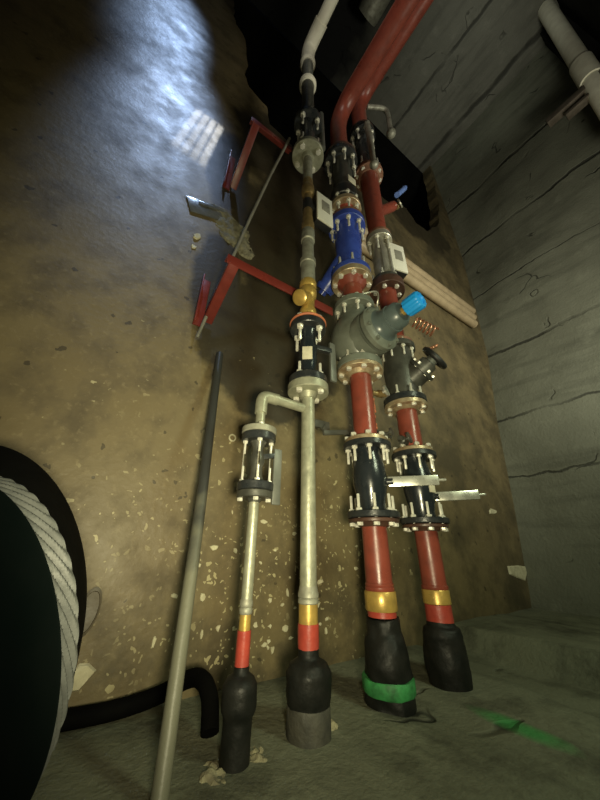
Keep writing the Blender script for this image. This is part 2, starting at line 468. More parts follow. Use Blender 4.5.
LVG = 'slim black lever valves on the galvanised pipes'
t = thing('lever_valve', 'slim black lever valve with white label and orange gasket above the thick galvanised pipe', 'valve', (*A, 1.12))
flange(t, *A, 1.120, 1.156, .086, M['black_iron'])
obj('body', vlathe(*A, [(.042, 1.156), (.036, 1.175), (.038, 1.22), (.043, 1.25), (.043, 1.33), (.038, 1.36), (.038, 1.40), (.05, 1.425)]), M['blueblack'], t)
flange(t, *A, 1.425, 1.462, .088, M['black_iron'])
flange(t, *A, 1.463, 1.474, .092, M['orange'], name='gasket')['label'] = 'orange gasket'
bolts(t, *A, 1.425, .049, .066, 4, .014, .018, .085, up=False, ph=.35)
bolts(t, *A, 1.078, .078, .066, 4, .012, .014, .06, up=True, ph=.35)
lab = nb(); box(lab, (A[0]-.028, A[1]-.0345, 1.27), (.046, .004, .07), Matrix.Rotation(-.68, 3, 'Z'), .001); obj('label_plate', lab, M['label'], t)
bm = nb(); bar(bm, (A[0]+.03, A[1]-.02, 1.33), (A[0]+.115, A[1]-.03, 1.335), .026, .026); obj('stem', bm, M['black_iron'], t)
bm = nb(); bar(bm, (A[0]+.122, A[1]-.034, 1.385), (A[0]+.122, A[1]-.034, 1.165), .014, .034, up=(1, 0, 0), bev=.005); obj('lever', bm, M['lever_grey'], t)['label'] = 'grey lever hanging straight down'
t = thing('brass_strainer', 'yellow brass strainer with round side cap above the orange gasket', 'strainer', (*A, 1.475))
obj('collar', vlathe(*A, [(.036, 1.475), (.034, 1.50), (.032, 1.525)]), M['galv_dull'], t)
bm = vlathe(*A, [(.040, 1.525), (.043, 1.53), (.043, 1.56), (.035, 1.575), (.034, 1.64), (.044, 1.655), (.046, 1.67), (.046, 1.70), (.040, 1.715), (.046, 1.725), (.046, 1.755), (.041, 1.765)], 32)
obj('body', bm, M['brass'], t)
bm = nb(); lathe(bm, (A[0]-.01, A[1]-.01, 1.64), (-.75, -.25, -.6), [(.03, 0), (.032, .055), (.040, .058), (.040, .085), (.030, .092)], 24); obj('side_cap', bm, M['brass'], t)
t = thing('pipe_union', 'pale galvanised union with ringed nuts above the brass strainer', 'pipe fitting', (*A, 1.766))
obj('body', vlathe(*A, [(.040, 1.766), (.040, 1.90), (.045, 1.905), (.045, 1.935), (.035, 1.945), (.034, 2.10), (.041, 2.105), (.041, 2.19), (.034, 2.20)]), M['galv_dull'], t)
t = thing('water_meter', 'slender brass water meter with white display box on thin galvanised pipe', 'meter', (*A, 2.201))
obj('coupling', vlathe(*A, [(.038, 2.201), (.040, 2.21), (.040, 2.26), (.034, 2.265), (.033, 2.33)], 24), M['brass_dull'], t)
vtube(t, *A, 2.33, 2.56, .031, M['brass_dull'], 'measuring_tube')
obj('black_band', vlathe(*A, [(.0315, 2.40), (.0335, 2.405), (.0335, 2.50), (.0315, 2.505)]), M['black_plastic'], t)
obj('coupling', vlathe(*A, [(.033, 2.56), (.042, 2.575), (.044, 2.62), (.042, 2.66), (.034, 2.67), (.036, 2.73), (.033, 2.74)], 24), M['brass_dull'], t)
def display(t, x, y, z0, z1, w, rz=0.0):
    c = Vector((x, y, (z0+z1)/2)); R = Matrix.Rotation(rz, 3, 'Z')
    bm = nb(); box(bm, c+R @ Vector((0, .03, 0)), (w, .05, z1-z0), R, .006); t0 = t; t = obj('display_box', bm, M['black_plastic'], t0)
    bm = nb(); box(bm, c, (w, .014, (z1-z0)*.98), R, .005); obj('display_cover', bm, M['white_box'], t)['label'] = 'white display cover'
    bm = nb(); box(bm, c+R @ Vector((.005, -.008, .02)), (w*.5, .004, (z1-z0)*.36), R, .001); obj('screen', bm, M['screen'], t)
    bm = nb(); bar(bm, c+R @ Vector((0, .05, 0)), (t0.location.x, t0.location.y-.02, c.z), .03, .04); obj('display_arm', bm, M['black_plastic'], t0)
display(t, A[0]+.098, .915, 2.30, 2.585, .125)
t = thing('galvanised_pipe', 'short thin galvanised pipe below a big round galvanised flange', 'pipe', (*A, 2.741))
vtube(t, *A, 2.741, 3.045, .032, M['galv_dull'])
flange(t, *A, 3.045, 3.085, .116, M['galv'], .032, hub=-.03)
t = thing('lever_valve', 'upper black lever valve above the big round galvanised flange', 'valve', (*A, 3.087))
flange(t, *A, 3.087, 3.13, .100, M['black_iron'])
obj('body', vlathe(*A, [(.055, 3.13), (.045, 3.18), (.05, 3.25), (.055, 3.36), (.045, 3.46), (.06, 3.52)]), M['black_iron'], t)
flange(t, *A, 3.52, 3.57, .112, M['black_iron'])
bolts(t, *A, 3.52, .05, .085, 4, .018, .022, .14, up=False, ph=.5)
bolts(t, *A, 3.045, .085, .085, 4, .017, .02, .10, up=True, ph=.5)
bm = nb(); bar(bm, (A[0]+.03, A[1], 3.40), (A[0]+.125, A[1]-.01, 3.40), .03, .03); obj('stem', bm, M['black_iron'], t)
bm = nb(); tube(bm, [(A[0]+.135, A[1]-.01, 3.90), (A[0]+.135, A[1]-.01, 3.70), (A[0]+.135, A[1]-.012, 3.32)], .024, 12); obj('lever', bm, M['lever_grey'], t)
t = thing('pipe', 'dark grey pipe neck with two pale rings turning into white overhead pipe', 'pipe', (*A, 3.571))
obj('lower_neck', vlathe(*A, [(.058, 3.571), (.055, 3.62), (.053, 4.20), (.06, 4.24)]), M['dark_grey'], t)
obj('ring', vlathe(*A, [(.066, 4.24), (.078, 4.26), (.080, 4.30), (.066, 4.34)]), M['white_pipe'], t)['label'] = 'pale lower ring'
obj('upper_neck', vlathe(*A, [(.060, 4.34), (.050, 4.45), (.054, 4.74)]), M['lever_grey'], t)
obj('ring', vlathe(*A, [(.062, 4.74), (.075, 4.76), (.077, 4.80), (.062, 4.83)]), M['white_pipe'], t)['label'] = 'pale upper ring'
bm = nb(); tube(bm, [(*A, 4.83), (*A, 5.0), (A[0], A[1]-.02, 5.10), (A[0], A[1]-.10, 5.13), (A[0], A[1]-.24, 5.13)], .068, 20, 1); obj('elbow', bm, M['white_pipe'], t)
bm = nb(); tube(bm, [(A[0], A[1]-.24, 5.13), (A[0], YF+.01, 5.13)], .057, 20); obj('white_tube', bm, M['white_pipe'], t)['label'] = 'white overhead tube'

# ================================================================== PIPE B: thin galvanised branch
B = (.455, .960)
sleeve(*B, [(.037, -.015), (.037, .075), (.044, .088), (.046, .10), (.045, .138), (.037, .152), (.021, .162), (.0195, .176)],
       'black rubber sleeve at the foot of the thin pipe, leftmost of four', amp=.0015)
t = thing('galvanised_pipe', 'thin galvanised pipe with red and yellow foot, leftmost riser', 'pipe', (*B, .1765))
obj('red_sleeve', vlathe(*B, [(.0195, .177), (.0195, .255)], 24), M['shrink'], t)['label'] = 'red sleeve'
vtube(t, *B, .255, .292, .0162, M['brass'], 'brass_band')
obj('threaded_collar', vlathe(*B, [(.0165, .292), (.019, .295), (.019, .306), (.017, .309), (.0195, .312), (.0195, .320), (.017, .33)]), M['galv_dull'], t)
vtube(t, *B, .33, .612, .0168, M['galv'])
flange(t, *B, .612, .636, .060, M['dark_grey'], .0168, hub=-.012)
t = thing('lever_valve', 'small black lever valve with long bolts on the thin left pipe', 'valve', (*B, .637))
flange(t, *B, .637, .664, .062, M['black_iron'])
obj('body', vlathe(*B, [(.03, .664), (.021, .69), (.020, .72), (.026, .735), (.026, .755), (.020, .77), (.020, .79), (.03, .81)], 24), M['dark_grey'], t)
flange(t, *B, .810, .838, .062, M['black_iron'])
bolts(t, *B, .810, .052, .047, 4, .008, .010, .095, up=False, ph=-.35)
bolts(t, *B, .612, .052, .047, 4, .008, .010, .10, up=True, ph=-.35)
bm = nb(); bar(bm, (B[0]+.015, B[1]-.01, .755), (B[0]+.062, B[1]-.018, .765), .018, .018); obj('stem', bm, M['black_iron'], t)
bm = nb(); bar(bm, (B[0]+.070, B[1]-.022, .79), (B[0]+.070, B[1]-.022, .595), .010, .032, up=(1, 0, 0), bev=.004); obj('lever', bm, M['lever_grey'], t)['label'] = 'grey lever hanging straight down'
t = thing('branch_pipe', 'galvanised elbow pipe joining thin left pipe to the thick galvanised one', 'pipe', (*B, .839))
flange(t, *B, .839, .862, .064, M['galv_dull'], .017, hub=.012)
vtube(t, *B, .862, .945, .0178, M['galv'])
bm = nb(); tube(bm, [(*B, .925), (*B, .985), (B[0]+.012, B[1], 1.003), (B[0]+.07, B[1], 1.003)], .0235, 18, 2); obj('elbow', bm, M['galv'], t)
bm = nb(); tube(bm, [(B[0]+.065, B[1], 1.003), (A[0]-.029, A[1], 1.003)], .0195, 18); obj('arm', bm, M['galv'], t)
# ================================================================== PIPE C: thick red pipe
C = (1.024, .970)
t = sleeve(*C, [(.084, -.015), (.085, .03), (.084, .08), (.080, .14), (.072, .18), (.062, .195), (.060, .238)],
           'crumpled black tape sleeve with bright green band', amp=.012, sc=11)
obj('green_band', roughen(vlathe(*C, [(.087, .028), (.0905, .033), (.0905, .062), (.087, .068)], 48), .004, 18), M['green'], t)['label'] = 'bright green sprayed band'
t = thing('red_pipe', 'red pipe in brass collar rising from the green-banded sleeve', 'pipe', (*C, .2385))
vtube(t, *C, .239, .258, .053, M['shrink'], 'red_sleeve')
obj('brass_collar', vlathe(*C, [(.058, .258), (.060, .262), (.060, .318), (.057, .322)]), M['brass'], t)
obj('threaded_collar', vlathe(*C, [(.054, .322), (.056, .326), (.056, .334), (.053, .337), (.055, .340), (.055, .346), (.052, .349)]), M['red'], t)
vtube(t, *C, .349, .556, .0515, M['red'])
flange(t, *C, .564, .580, .106, M['brown_flange'], .0515, hub=-.015)
def ball_valve(x, y, z0, z1, r, lab, lever, label_plate=False, s=1.0, nb_=8):
    t = thing('lever_valve', lab, 'valve', (x, y, z0))
    flange(t, x, y, z0, z0+.026, r, M['black_iron'])
    h = z1-z0-.052
    za = z0+.026
    bmb = vlathe(x, y, [(r*.52, za), (r*.5, za+h*.10), (r*.58, za+h*.25), (r*.66, za+h*.42), (r*.67, za+h*.55), (r*.62, za+h*.75), (r*.52, za+h*.9), (r*.54, za+h)], 36)
    obj('body', bmb, M['blueblack'], t)
    flange(t, x, y, z1-.026, z1, r, M['black_iron'])
    bolts(t, x, y, z1-.026, .052, r*.80, nb_, .0115, .013, .068, up=False, ph=.1)
    bolts(t, x, y, z0-.018, .044, r*.80, nb_, .0115, .013, .068, up=True, ph=.1)
    p, q, e = [Vector(v) for v in lever]
    bm = nb(); tube(bm, [p, q+(q-p).normalized()*.01], .016, 14); obj('stem', bm, M['black_iron'], t)
    bm = nb(); bar(bm, q+(q-e).normalized()*.012, e, .014, .044, bev=.005)
    d = (e-q).normalized(); lathe(bm, e, d, [(.006, 0), (.006, .03)], 10)
    lv = obj('lever', bm, M['chrome'], t); lv['label'] = 'bright steel lever'
    bm = nb(); lathe(bm, q-Vector((0, .001, 0))+Vector((0, -.006, 0)), (.4, -.9, 0), [(.011, 0), (.010, .008)], 6); obj('lever_nut', bm, M['bolt'], lv)
    if label_plate:
        bm = nb(); box(bm, (x+.0, y-r*.66, z0+.55*(z1-z0)-.03), (.042, .006, .042), None, .001); obj('label_plate', bm, M['label'], t)
    return t
ball_valve(*C, .582, .912, .112, 'blue-black lever valve on the red pipe, left of two bright-levered valves',
           ((1.06, .93, .735), (1.085, .905, .735), (1.232, .765, .738)))
t = thing('red_pipe', 'stubby bright red pipe below the large grey pressure regulator', 'pipe', (*C, .913))
flange(t, *C, .914, .936, .098, M['tan_flange'], .054, hub=.012)
vtube(t, *C, .936, 1.300, .0545, M['red'], r1=.056)
flange(t, *C, 1.300, 1.322, .121, M['tan_flange'], .055, hub=-.018)
bm = nb()
for k in range(26):
    z = .99+random.random()*.19; a = -.35+random.gauss(0, .22)
    p = Vector((C[0]+.056*math.cos(a), C[1]+.056*math.sin(a), z))
    bmesh.ops.create_icosphere(bm, subdivisions=1, radius=.006+random.random()*.006, matrix=Matrix.Translation(p))
obj('weld_bead', bm, M['orange'], t)
def cock(label, p, d, r=.014, handle=M['chrome'], body=M['brass_dull']):
    p = Vector(p); d = Vector(d).normalized()
    t = thing('drain_cock', label, 'small valve', p)
    bm = nb(); lathe(bm, p, d, [(r*.7, 0), (r*.7, .03), (r, .032), (r*1.05, .06), (r*.7, .064), (r*.6, .085)], 16); obj('body', bm, body, t)
    bm = nb(); lathe(bm, p+d*.046, (.3, -.9, .2), [(r*.5, 0), (r*.5, .03), (r*1.5, .032), (r*1.5, .042)], 14); obj('tap', bm, handle, t)
    return t
cock('small brass cock beside the lower flange of the grey regulator', (C[0]+.056, C[1]-.02, 1.20), (1, -.3, .02), .020)
cock('small dark cock on the red pipe above the left bright lever', (C[0]+.056, C[1]-.02, .985), (1, -.3, -.25), .013, M['dark_grey'], M['dark_grey'])
# pressure regulator
t = thing('pressure_regulator', 'large grey pressure regulator with blunt bonnet and bright blue cap', 'valve', (*C, 1.324))
flange(t, *C, 1.324, 1.366, .120, M['grey_iron'])
bm = vlathe(*C, [(.070, 1.366), (.085, 1.39), (.125, 1.43), (.145, 1.50), (.142, 1.57), (.115, 1.645), (.080, 1.70), (.078, 1.735)], 40)
lathe(bm, (C[0], C[1]+.02, 1.500), (0, -1, 0), [(.12, 0), (.125, .10), (.125, .15)], 40)
obj('body', bm, M['grey_iron'], t)
flange(t, *C, 1.735, 1.776, .120, M['grey_iron'])
zc = 1.500
bm = nb(); lathe(bm, (C[0], .825, zc), (0, -1, 0), [(.120, 0), (.126, .006), (.126, .030), (.118, .036), (.10, .05)], 44); obj('bonnet_flange', bm, M['grey_iron'], t)
first = None
for k in range(8):
    a = 2*PI*k/8+.3
    if first is None:
        b0 = nb(); lathe(b0, (0, 0, 0), (0, -1, 0), [(.011, 0), (.011, .012), (.009, .014)], 6); first = obj('bolt', b0, M['grey_iron'], None); o = first
    else: o = first.copy(); COL.objects.link(o)
    o.parent = t; o.location = Vector((C[0]+.108*math.cos(a), .786, zc+.108*math.sin(a)))-t.location
bm = nb(); lathe(bm, (C[0], .776, zc), (0, -1, 0), [(.092, 0), (.080, .012), (.074, .03), (.071, .05), (.074, .052), (.074, .065), (.069, .067), (.066, .105), (.052, .122), (.03, .125)], 40); obj('bonnet', bm, M['grey_bonnet'], t)
bm = nb(); lathe(bm, (C[0], .652, zc), (0, -1, 0), [(.022, 0), (.022, .03)], 16); obj('adjusting_screw', bm, M['brass'], t)
bm = nb()
u, w, d = frame((0, -1, 0)); rings = []
for r, z in ((.034, 0), (.043, .004), (.044, .07), (.040, .078), (.026, .080), (.024, .072)):
    vs = []
    for i in range(48):
        a = 2*PI*i/48; rr = r*(1+(.05 if (i//2) % 2 else -.02) if r > .035 else 1)
        vs.append(bm.verts.new(Vector((C[0], .630, zc))+d*z+u*rr*math.cos(a)+w*rr*math.sin(a)))
    rings.append(vs)
skin(bm, rings); obj('cap', bm, M['cyan'], t)['label'] = 'bright blue ribbed cap'
bolts(t, *C, 1.735, .041, .100, 8, .012, .014, .06, up=False, ph=.2)
bolts(t, *C, 1.300, .066, .100, 8, .012, .014, .05, up=True, ph=.2)
bm = nb(); tube(bm, [(C[0]-.02, C[1]-.1, 1.79), (C[0]+.05, C[1]-.13, 1.83), (C[0]+.11, C[1]-.11, 1.86), (C[0]+.14, C[1]-.06, 1.82), (C[0]+.135, C[1]-.03, 1.72)], .006, 8, 2)
obj('sensing_tube', bm, M['silver'], t)
t = thing('red_pipe', 'short red spool between the grey regulator and the blue strainer', 'pipe', (*C, 1.777))
flange(t, *C, 1.777, 1.797, .098, M['rust'])
vtube(t, *C, 1.797, 1.93, .060, M['red'])
obj('hub', vlathe(*C, [(.061, 1.93), (.092, 1.968)]), M['red'], t)
flange(t, *C, 1.968, 2.012, .128, M['tan_flange'])
t = thing('strainer', 'glossy blue Y strainer with bolted flanges and slanting side leg', 'strainer', (*C, 2.013))
flange(t, *C, 2.013, 2.055, .126, M['blue'])
bm = vlathe(*C, [(.085, 2.055), (.078, 2.09), (.074, 2.16), (.085, 2.26), (.090, 2.34), (.082, 2.44), (.09, 2.50)], 36)
obj('body', bm, M['blue'], t)
bm = nb(); lathe(bm, (C[0]-.005, C[1]-.01, 2.24), (-.16, .80, -.58), [(.066, 0), (.066, .08), (.060, .20), (.056, .25), (.068, .252), (.068, .275)], 32); obj('leg', bm, M['blue'], t)
pl = Vector((C[0]-.005, C[1]-.01, 2.24))+Vector((-.16, .80, -.58)).normalized()*.276
bm = nb(); lathe(bm, pl, (-.16, .80, -.58), [(.064, 0), (.064, .012), (.028, .014), (.028, .04)], 24); obj('drain_cap', bm, M['blue'], t)
flange(t, *C, 2.50, 2.552, .130, M['blue'])
bolts(t, *C, 2.50, .052, .105, 8, .0145, .018, .10, up=False, ph=.15)
bolts(t, *C, 1.968, .088, .105, 8, .0135, .016, .075, up=True, ph=.15)
t = thing('pipe_spool', 'short rusty flanged spool above the blue strainer', 'pipe', (*C, 2.553))
flange(t, *C, 2.553, 2.582, .126, M['rust'])
vtube(t, *C, 2.582, 2.705, .072, M['shrink'])
flange(t, *C, 2.705, 2.748, .118, M['tan_flange'])
t = thing('lever_valve', 'dark valve with pale tag above the rusty spool and blue strainer', 'valve', (*C, 2.75))
flange(t, *C, 2.75, 2.80, .100, M['black_iron'])
obj('body', vlathe(*C, [(.094, 2.80), (.096, 2.92), (.088, 2.96), (.075, 2.98), (.078, 3.10), (.082, 3.2), (.07, 3.30), (.075, 3.36)], 36), M['dark_grey'], t)
flange(t, *C, 3.36, 3.41, .138, M['black_iron'])
obj('black_band', vlathe(*C, [(.096, 2.805), (.104, 2.81), (.104, 2.91), (.096, 2.918)]), M['black_plastic'], t)
bm = nb(); box(bm, (C[0]+.005, C[1]-.094, 2.99), (.075, .006, .075), None, .001); obj('label_plate', bm, M['label'], t)
bolts(t, *C, 3.36, .052, .112, 8, .0165, .02, .14, up=False, ph=.3)
bolts(t, *C, 2.705, .095, .095, 8, .015, .018, .09, up=False, ph=.3)
t = thing('red_pipe', 'thick red overhead pipe bending toward the viewer, left of the pair', 'pipe', (*C, 3.412))
flange(t, *C, 3.412, 3.44, .138, M['brown_flange'])
bm = nb(); tube(bm, [(*C, 3.44), (*C, 3.70)], .076, 24); obj('riser', bm, M['red'], t)
bm = nb(); tube(bm, [(*C, 3.70), (*C, 3.98), (C[0], C[1]-.04, 4.12), (C[0], C[1]-.16, 4.20), (C[0], C[1]-.34, 4.20)], .076, 24, 3); obj('elbow', bm, M['red'], t)
bm = nb(); tube(bm, [(C[0], C[1]-.34, 4.20), (C[0], YF+.01, 4.20)], .076, 24); obj('overhead_run', bm, M['red'], t)

# ================================================================== PIPE D: right red pipe
Dp = (1.377, .973)
sleeve(*Dp, [(.080, -.04), (.082, .03), (.082, .10), (.081, .15), (.072, .172), (.056, .180), (.054, .19)],
       'crumpled black tape sleeve without a band, rightmost of four', amp=.008, sc=12)
t = thing('red_pipe', 'red pipe with red sleeve and brass collar, rightmost riser', 'pipe', (*Dp, .1905))
obj('red_sleeve', vlathe(*Dp, [(.055, .191), (.0545, .255)], 32), M['shrink'], t)['label'] = 'red sleeve'
obj('brass_collar', vlathe(*Dp, [(.054, .255), (.058, .258), (.058, .306), (.056, .310)]), M['brass'], t)
obj('threaded_collar', vlathe(*Dp, [(.055, .310), (.057, .313), (.057, .324), (.053, .328)]), M['red'], t)
vtube(t, *Dp, .328, .552, .0525, M['red'])
flange(t, *Dp, .560, .575, .105, M['brown_flange'], .0525, hub=-.015)
ball_valve(*Dp, .577, .925, .114, 'blue-black lever valve with square tag, right of two bright-levered valves',
           ((1.43, .93, .705), (1.435, .915, .705), (1.575, .78, .712)), True)
t = thing('red_pipe', 'stubby red pipe below the black balancing valve', 'pipe', (*Dp, .926))
flange(t, *Dp, .927, .947, .102, M['tan_flange'], .057, hub=.012)
vtube(t, *Dp, .947, 1.188, .0575, M['red'])
flange(t, *Dp, 1.188, 1.214, .119, M['tan_flange'], .057, hub=-.015)
# balancing valve
t = thing('balancing_valve', 'dark balancing valve with slanting bonnet and black handwheel', 'valve', (*Dp, 1.216))
flange(t, *Dp, 1.216, 1.252, .120, M['black_iron'])
bm = vlathe(*Dp, [(.078, 1.252), (.082, 1.30), (.095, 1.38), (.098, 1.45), (.088, 1.52), (.085, 1.585)], 36); obj('body', bm, M['dark_grey'], t)
flange(t, *Dp, 1.585, 1.622, .112, M['dark_grey'])
ax = Vector((.25, -.82, .50)).normalized(); p0 = Vector((Dp[0]+.02, Dp[1]-.03, 1.365))
bm = nb(); lathe(bm, p0, ax, [(.072, 0), (.070, .09), (.085, .092), (.085, .112), (.060, .115)], 32); obj('bonnet', bm, M['dark_grey'], t)
bm = nb(); lathe(bm, p0+ax*.115, ax, [(.055, 0), (.052, .045), (.035, .055), (.030, .09)], 24); obj('bonnet_neck', bm, M['lever_grey'], t)
u, w, d = frame(ax)
for k in range(6):
    a = 2*PI*k/6
    b0 = nb(); lathe(b0, p0+ax*.09+u*.072*math.cos(a)+w*.072*math.sin(a), ax, [(.010, 0), (.010, .036), (.008, .038)], 6); obj('bolt', b0, M['bolt'], t)
pw = p0+ax*.20
bm = nb()
rings = []
for i in range(40):
    a = 2*PI*i/40; c = pw+(u*math.cos(a)+w*math.sin(a))*.074; rad = (c-pw).normalized()
    rings.append([bm.verts.new(c+rad*.014*math.cos(b)+ax*.016*math.sin(b)) for b in [2*PI*j/10 for j in range(10)]])
for i in range(40):
    for j in range(10): bm.faces.new((rings[i][j], rings[(i+1) % 40][j], rings[(i+1) % 40][(j+1) % 10], rings[i][(j+1) % 10]))
lathe(bm, pw-ax*.012, ax, [(.028, 0), (.030, .03), (.02, .036)], 20)
for k in range(4):
    a = 2*PI*k/4; bar(bm, pw+(u*math.cos(a)+w*math.sin(a))*.02, pw+(u*math.cos(a)+w*math.sin(a))*.07, .02, .014, up=ax)
obj('handwheel', bm, M['black_plastic'], t)['label'] = 'black handwheel'
bolts(t, *Dp, 1.585, .037, .093, 8, .011, .014, .07, up=False, ph=.3)
bolts(t, *Dp, 1.188, .064, .098, 8, .0115, .014, .06, up=True, ph=.3)
# copper capillaries
def coil(label, p, d, n, R, r, L, tail):
    p = Vector(p); t = nb(); u, w, d = frame(d); pts = []
    for i in range(n*14+1):
        a = 2*PI*i/14; pts.append(p+d*(L*i/(n*14))+u*R*math.cos(a)+w*R*math.sin(a))
    tube(t, pts+[Vector(q) for q in tail], r, 8)
    return tag(obj('copper_coil', t, M['copper']), label, 'copper tube')
coil('loose copper spring coil right of the blue cap', (1.385, .82, 1.74), (.86, -.30, -.40), 6, .032, .0055, .15, [])
coil('short thin twist of copper wire above the black handwheel', (1.43, .80, 1.53), (.8, -.3, .5), 6, .008, .003, .09, [])
t = thing('red_pipe', 'short red pipe behind the grey regulator bonnet', 'pipe', (*Dp, 1.623))
flange(t, *Dp, 1.623, 1.648, .104, M['rust'])
vtube(t, *Dp, 1.648, 2.10, .062, M['red'])
flange(t, *Dp, 2.10, 2.165, .122, M['brown_flange'])
t = thing('water_meter', 'silver flanged water meter with white display box above dark brown flange', 'meter', (*Dp, 2.167))
flange(t, *Dp, 2.167, 2.215, .100, M['dark_grey'])
obj('body', vlathe(*Dp, [(.060, 2.215), (.055, 2.26), (.066, 2.30), (.066, 2.55), (.055, 2.59), (.065, 2.63)], 32), M['silver'], t)
bm = nb()
for a in (-2.3, -1.5): bar(bm, (Dp[0]+.068*math.cos(a), Dp[1]+.068*math.sin(a), 2.25), (Dp[0]+.068*math.cos(a), Dp[1]+.068*math.sin(a), 2.61), .02, .02, up=(math.cos(a), math.sin(a), 0))
obj('rib', bm, M['silver'], t)
flange(t, *Dp, 2.63, 2.68, .100, M['silver'])
bolts(t, *Dp, 2.63, .05, .08, 6, .0145, .018, .13, up=False, ph=.5)
bolts(t, *Dp, 2.10, .115, .085, 6, .0135, .016, .06, up=True, ph=.5)
display(t, Dp[0]+.108, .905, 2.33, 2.63, .135, -.25)
t = thing('red_pipe', 'tall red pipe with rusty top flange above the silver meter', 'pipe', (*Dp, 2.682))
flange(t, *Dp, 2.682, 2.71, .098, M['rust'])
vtube(t, *Dp, 2.71, 3.56, .070, M['red'], r1=.082)
flange(t, *Dp, 3.56, 3.60, .132, M['rust'], .08, hub=-.03)
bm = nb(); tube(bm, [(Dp[0]+.06, Dp[1], 3.10), (Dp[0]+.25, Dp[1]-.03, 3.32)], .045, 16); obj('side_stub', bm, M['red'], t)
t = cock('small steel cock with pale blue handle beside the upper red pipe', (Dp[0]+.26, Dp[1]-.03, 3.33), (.8, -.2, .55), .030)
bm = nb(); tube(bm, [(Dp[0]+.33, Dp[1]-.05, 3.55), (Dp[0]+.47, Dp[1]-.07, 3.78)], .026, 12); obj('handle', bm, M['blue_handle'], t)['label'] = 'pale blue handle'
t = thing('lever_valve', 'glossy black lever valve beneath the right overhead red pipe', 'valve', (*Dp, 3.602))
flange(t, *Dp, 3.602, 3.65, .118, M['black_iron'])
obj('body', vlathe(*Dp, [(.07, 3.65), (.085, 3.75), (.095, 3.9), (.085, 4.08), (.07, 4.2), (.075, 4.27)], 36), M['black_iron'], t)
flange(t, *Dp, 4.27, 4.33, .130, M['black_iron'])
bolts(t, *Dp, 4.27, .06, .105, 8, .0175, .02, .17, up=False, ph=.3)
bolts(t, *Dp, 3.56, .09, .105, 8, .0155, .018, .11, up=True, ph=.3)
bm = nb(); bar(bm, (Dp[0]-.04, Dp[1]-.04, 4.1), (Dp[0]-.09, Dp[1]-.13, 4.1), .03, .03); obj('stem', bm, M['black_iron'], t)
bm = nb(); tube(bm, [(Dp[0]-.085, Dp[1]-.14, 4.18), (Dp[0]-.10, Dp[1]-.145, 3.42)], [.030, .024], 12); bmesh.ops.create_uvsphere(bm, u_segments=14, v_segments=10, radius=.038, matrix=Matrix.Translation((Dp[0]-.10, Dp[1]-.145, 3.42)))
obj('lever', bm, M['galv_dull'], t)['label'] = 'pale steel lever'
t = thing('red_pipe', 'thick red overhead pipe bending toward the viewer, right of the pair', 'pipe', (*Dp, 4.332))
flange(t, *Dp, 4.332, 4.36, .130, M['brown_flange'])
bm = nb(); tube(bm, [(*Dp, 4.36), (*Dp, 4.58)], .082, 24); obj('riser', bm, M['red'], t)
bm = nb(); tube(bm, [(*Dp, 4.58), (*Dp, 4.84), (Dp[0], Dp[1]-.04, 4.98), (Dp[0], Dp[1]-.16, 5.05), (Dp[0], Dp[1]-.34, 5.05)], .082, 24, 3); obj('elbow', bm, M['red'], t)
bm = nb(); tube(bm, [(Dp[0], Dp[1]-.34, 5.05), (Dp[0], YF+.01, 5.05)], .078, 24); obj('overhead_run', bm, M['red'], t)
bm = nb(); tube(bm, [(1.455, .90, 4.95), (1.60, .82, 4.98), (1.665, .80, 4.96), (1.675, .80, 4.86), (1.64, .80, 4.42)], .026, 12, 2); bmesh.ops.create_uvsphere(bm, u_segments=14, v_segments=10, radius=.05, matrix=Matrix.Translation((1.638, .80, 4.40)))
tag(obj('drain_tube', bm, M['galv_dull']), 'thin grey drain tube with knob end, right of the upper black valve', 'tube')
# grey overhead pipe
bm = nb(); tube(bm, [(1.50, .62, 7.3), (1.50, YF+.01, 7.3)], .17, 24); lathe(bm, (1.50, .62, 7.3), (0, 1, 0), [(.17, 0), (.16, .05)], 24)
tube(bm, [(1.50, .45, 7.3), (1.50, .45, 7.69)], .05, 10)
tag(obj('overhead_pipe', bm, M['galv_dull']), 'dim grey pipe high overhead between the white and red pipes', 'pipe')

# ================================================================== wall brackets
def bracket(z, zt, zp, xw, xe, label):
    t = thing('pipe_bracket', label, 'bracket', (xw, D, z))
    bm = nb(); bar(bm, (xw-.02, D-.005, z-.04), (xw-.02, D-.005, zp), .008, .05, up=(1, 0, 0)); bar(bm, (xw-.044, D-.027, z-.04), (xw-.044, D-.027, zp), .045, .008, up=(1, 0, 0)); obj('wall_plate', bm, M['red_angle'], t)
    yb = 1.02
    bm = nb(); bar(bm, (xw+.03, D-.010, z), (xw+.03, yb-.0, zt), .045, .007); bar(bm, (xw+.006, D-.010, z+.022), (xw+.006, yb-.0, zt+.022), .007, .045); obj('arm', bm, M['red_angle'], t)
    bm = nb(); bar(bm, (xw-.01, yb, zt+.026), (xe, yb, zt+.026), .007, .056); bar(bm, (xw-.01, yb+.022, zt+.048), (xe, yb+.022, zt+.048), .045, .007)
    obj('cross_bar', bm, M['red_angle'], t)
bracket(1.58, 1.685, 1.88, .255, .895, 'lower red angle-iron bracket with long bright bar behind the brass strainer')
bracket(2.86, 3.09, 3.25, .255, .570, 'upper red angle-iron bracket left of the upper galvanised flange')

# ================================================================== other things on the wall and floor
for k, dz in enumerate((0, .125, .25)):
    bm = nb(); tube(bm, [(1.55, D-.053, 3.17+dz), (3.64+.03*k, D-.053, 3.17+dz)], .052, 16)
    tag(obj('conduit', bm, M['conduit']), ['lowest beige conduit on the wall right of the meter', 'middle beige conduit on the wall right of the meter', 'topmost beige conduit on the wall right of the meter'][k], 'conduit', 'beige conduits on the brown wall')
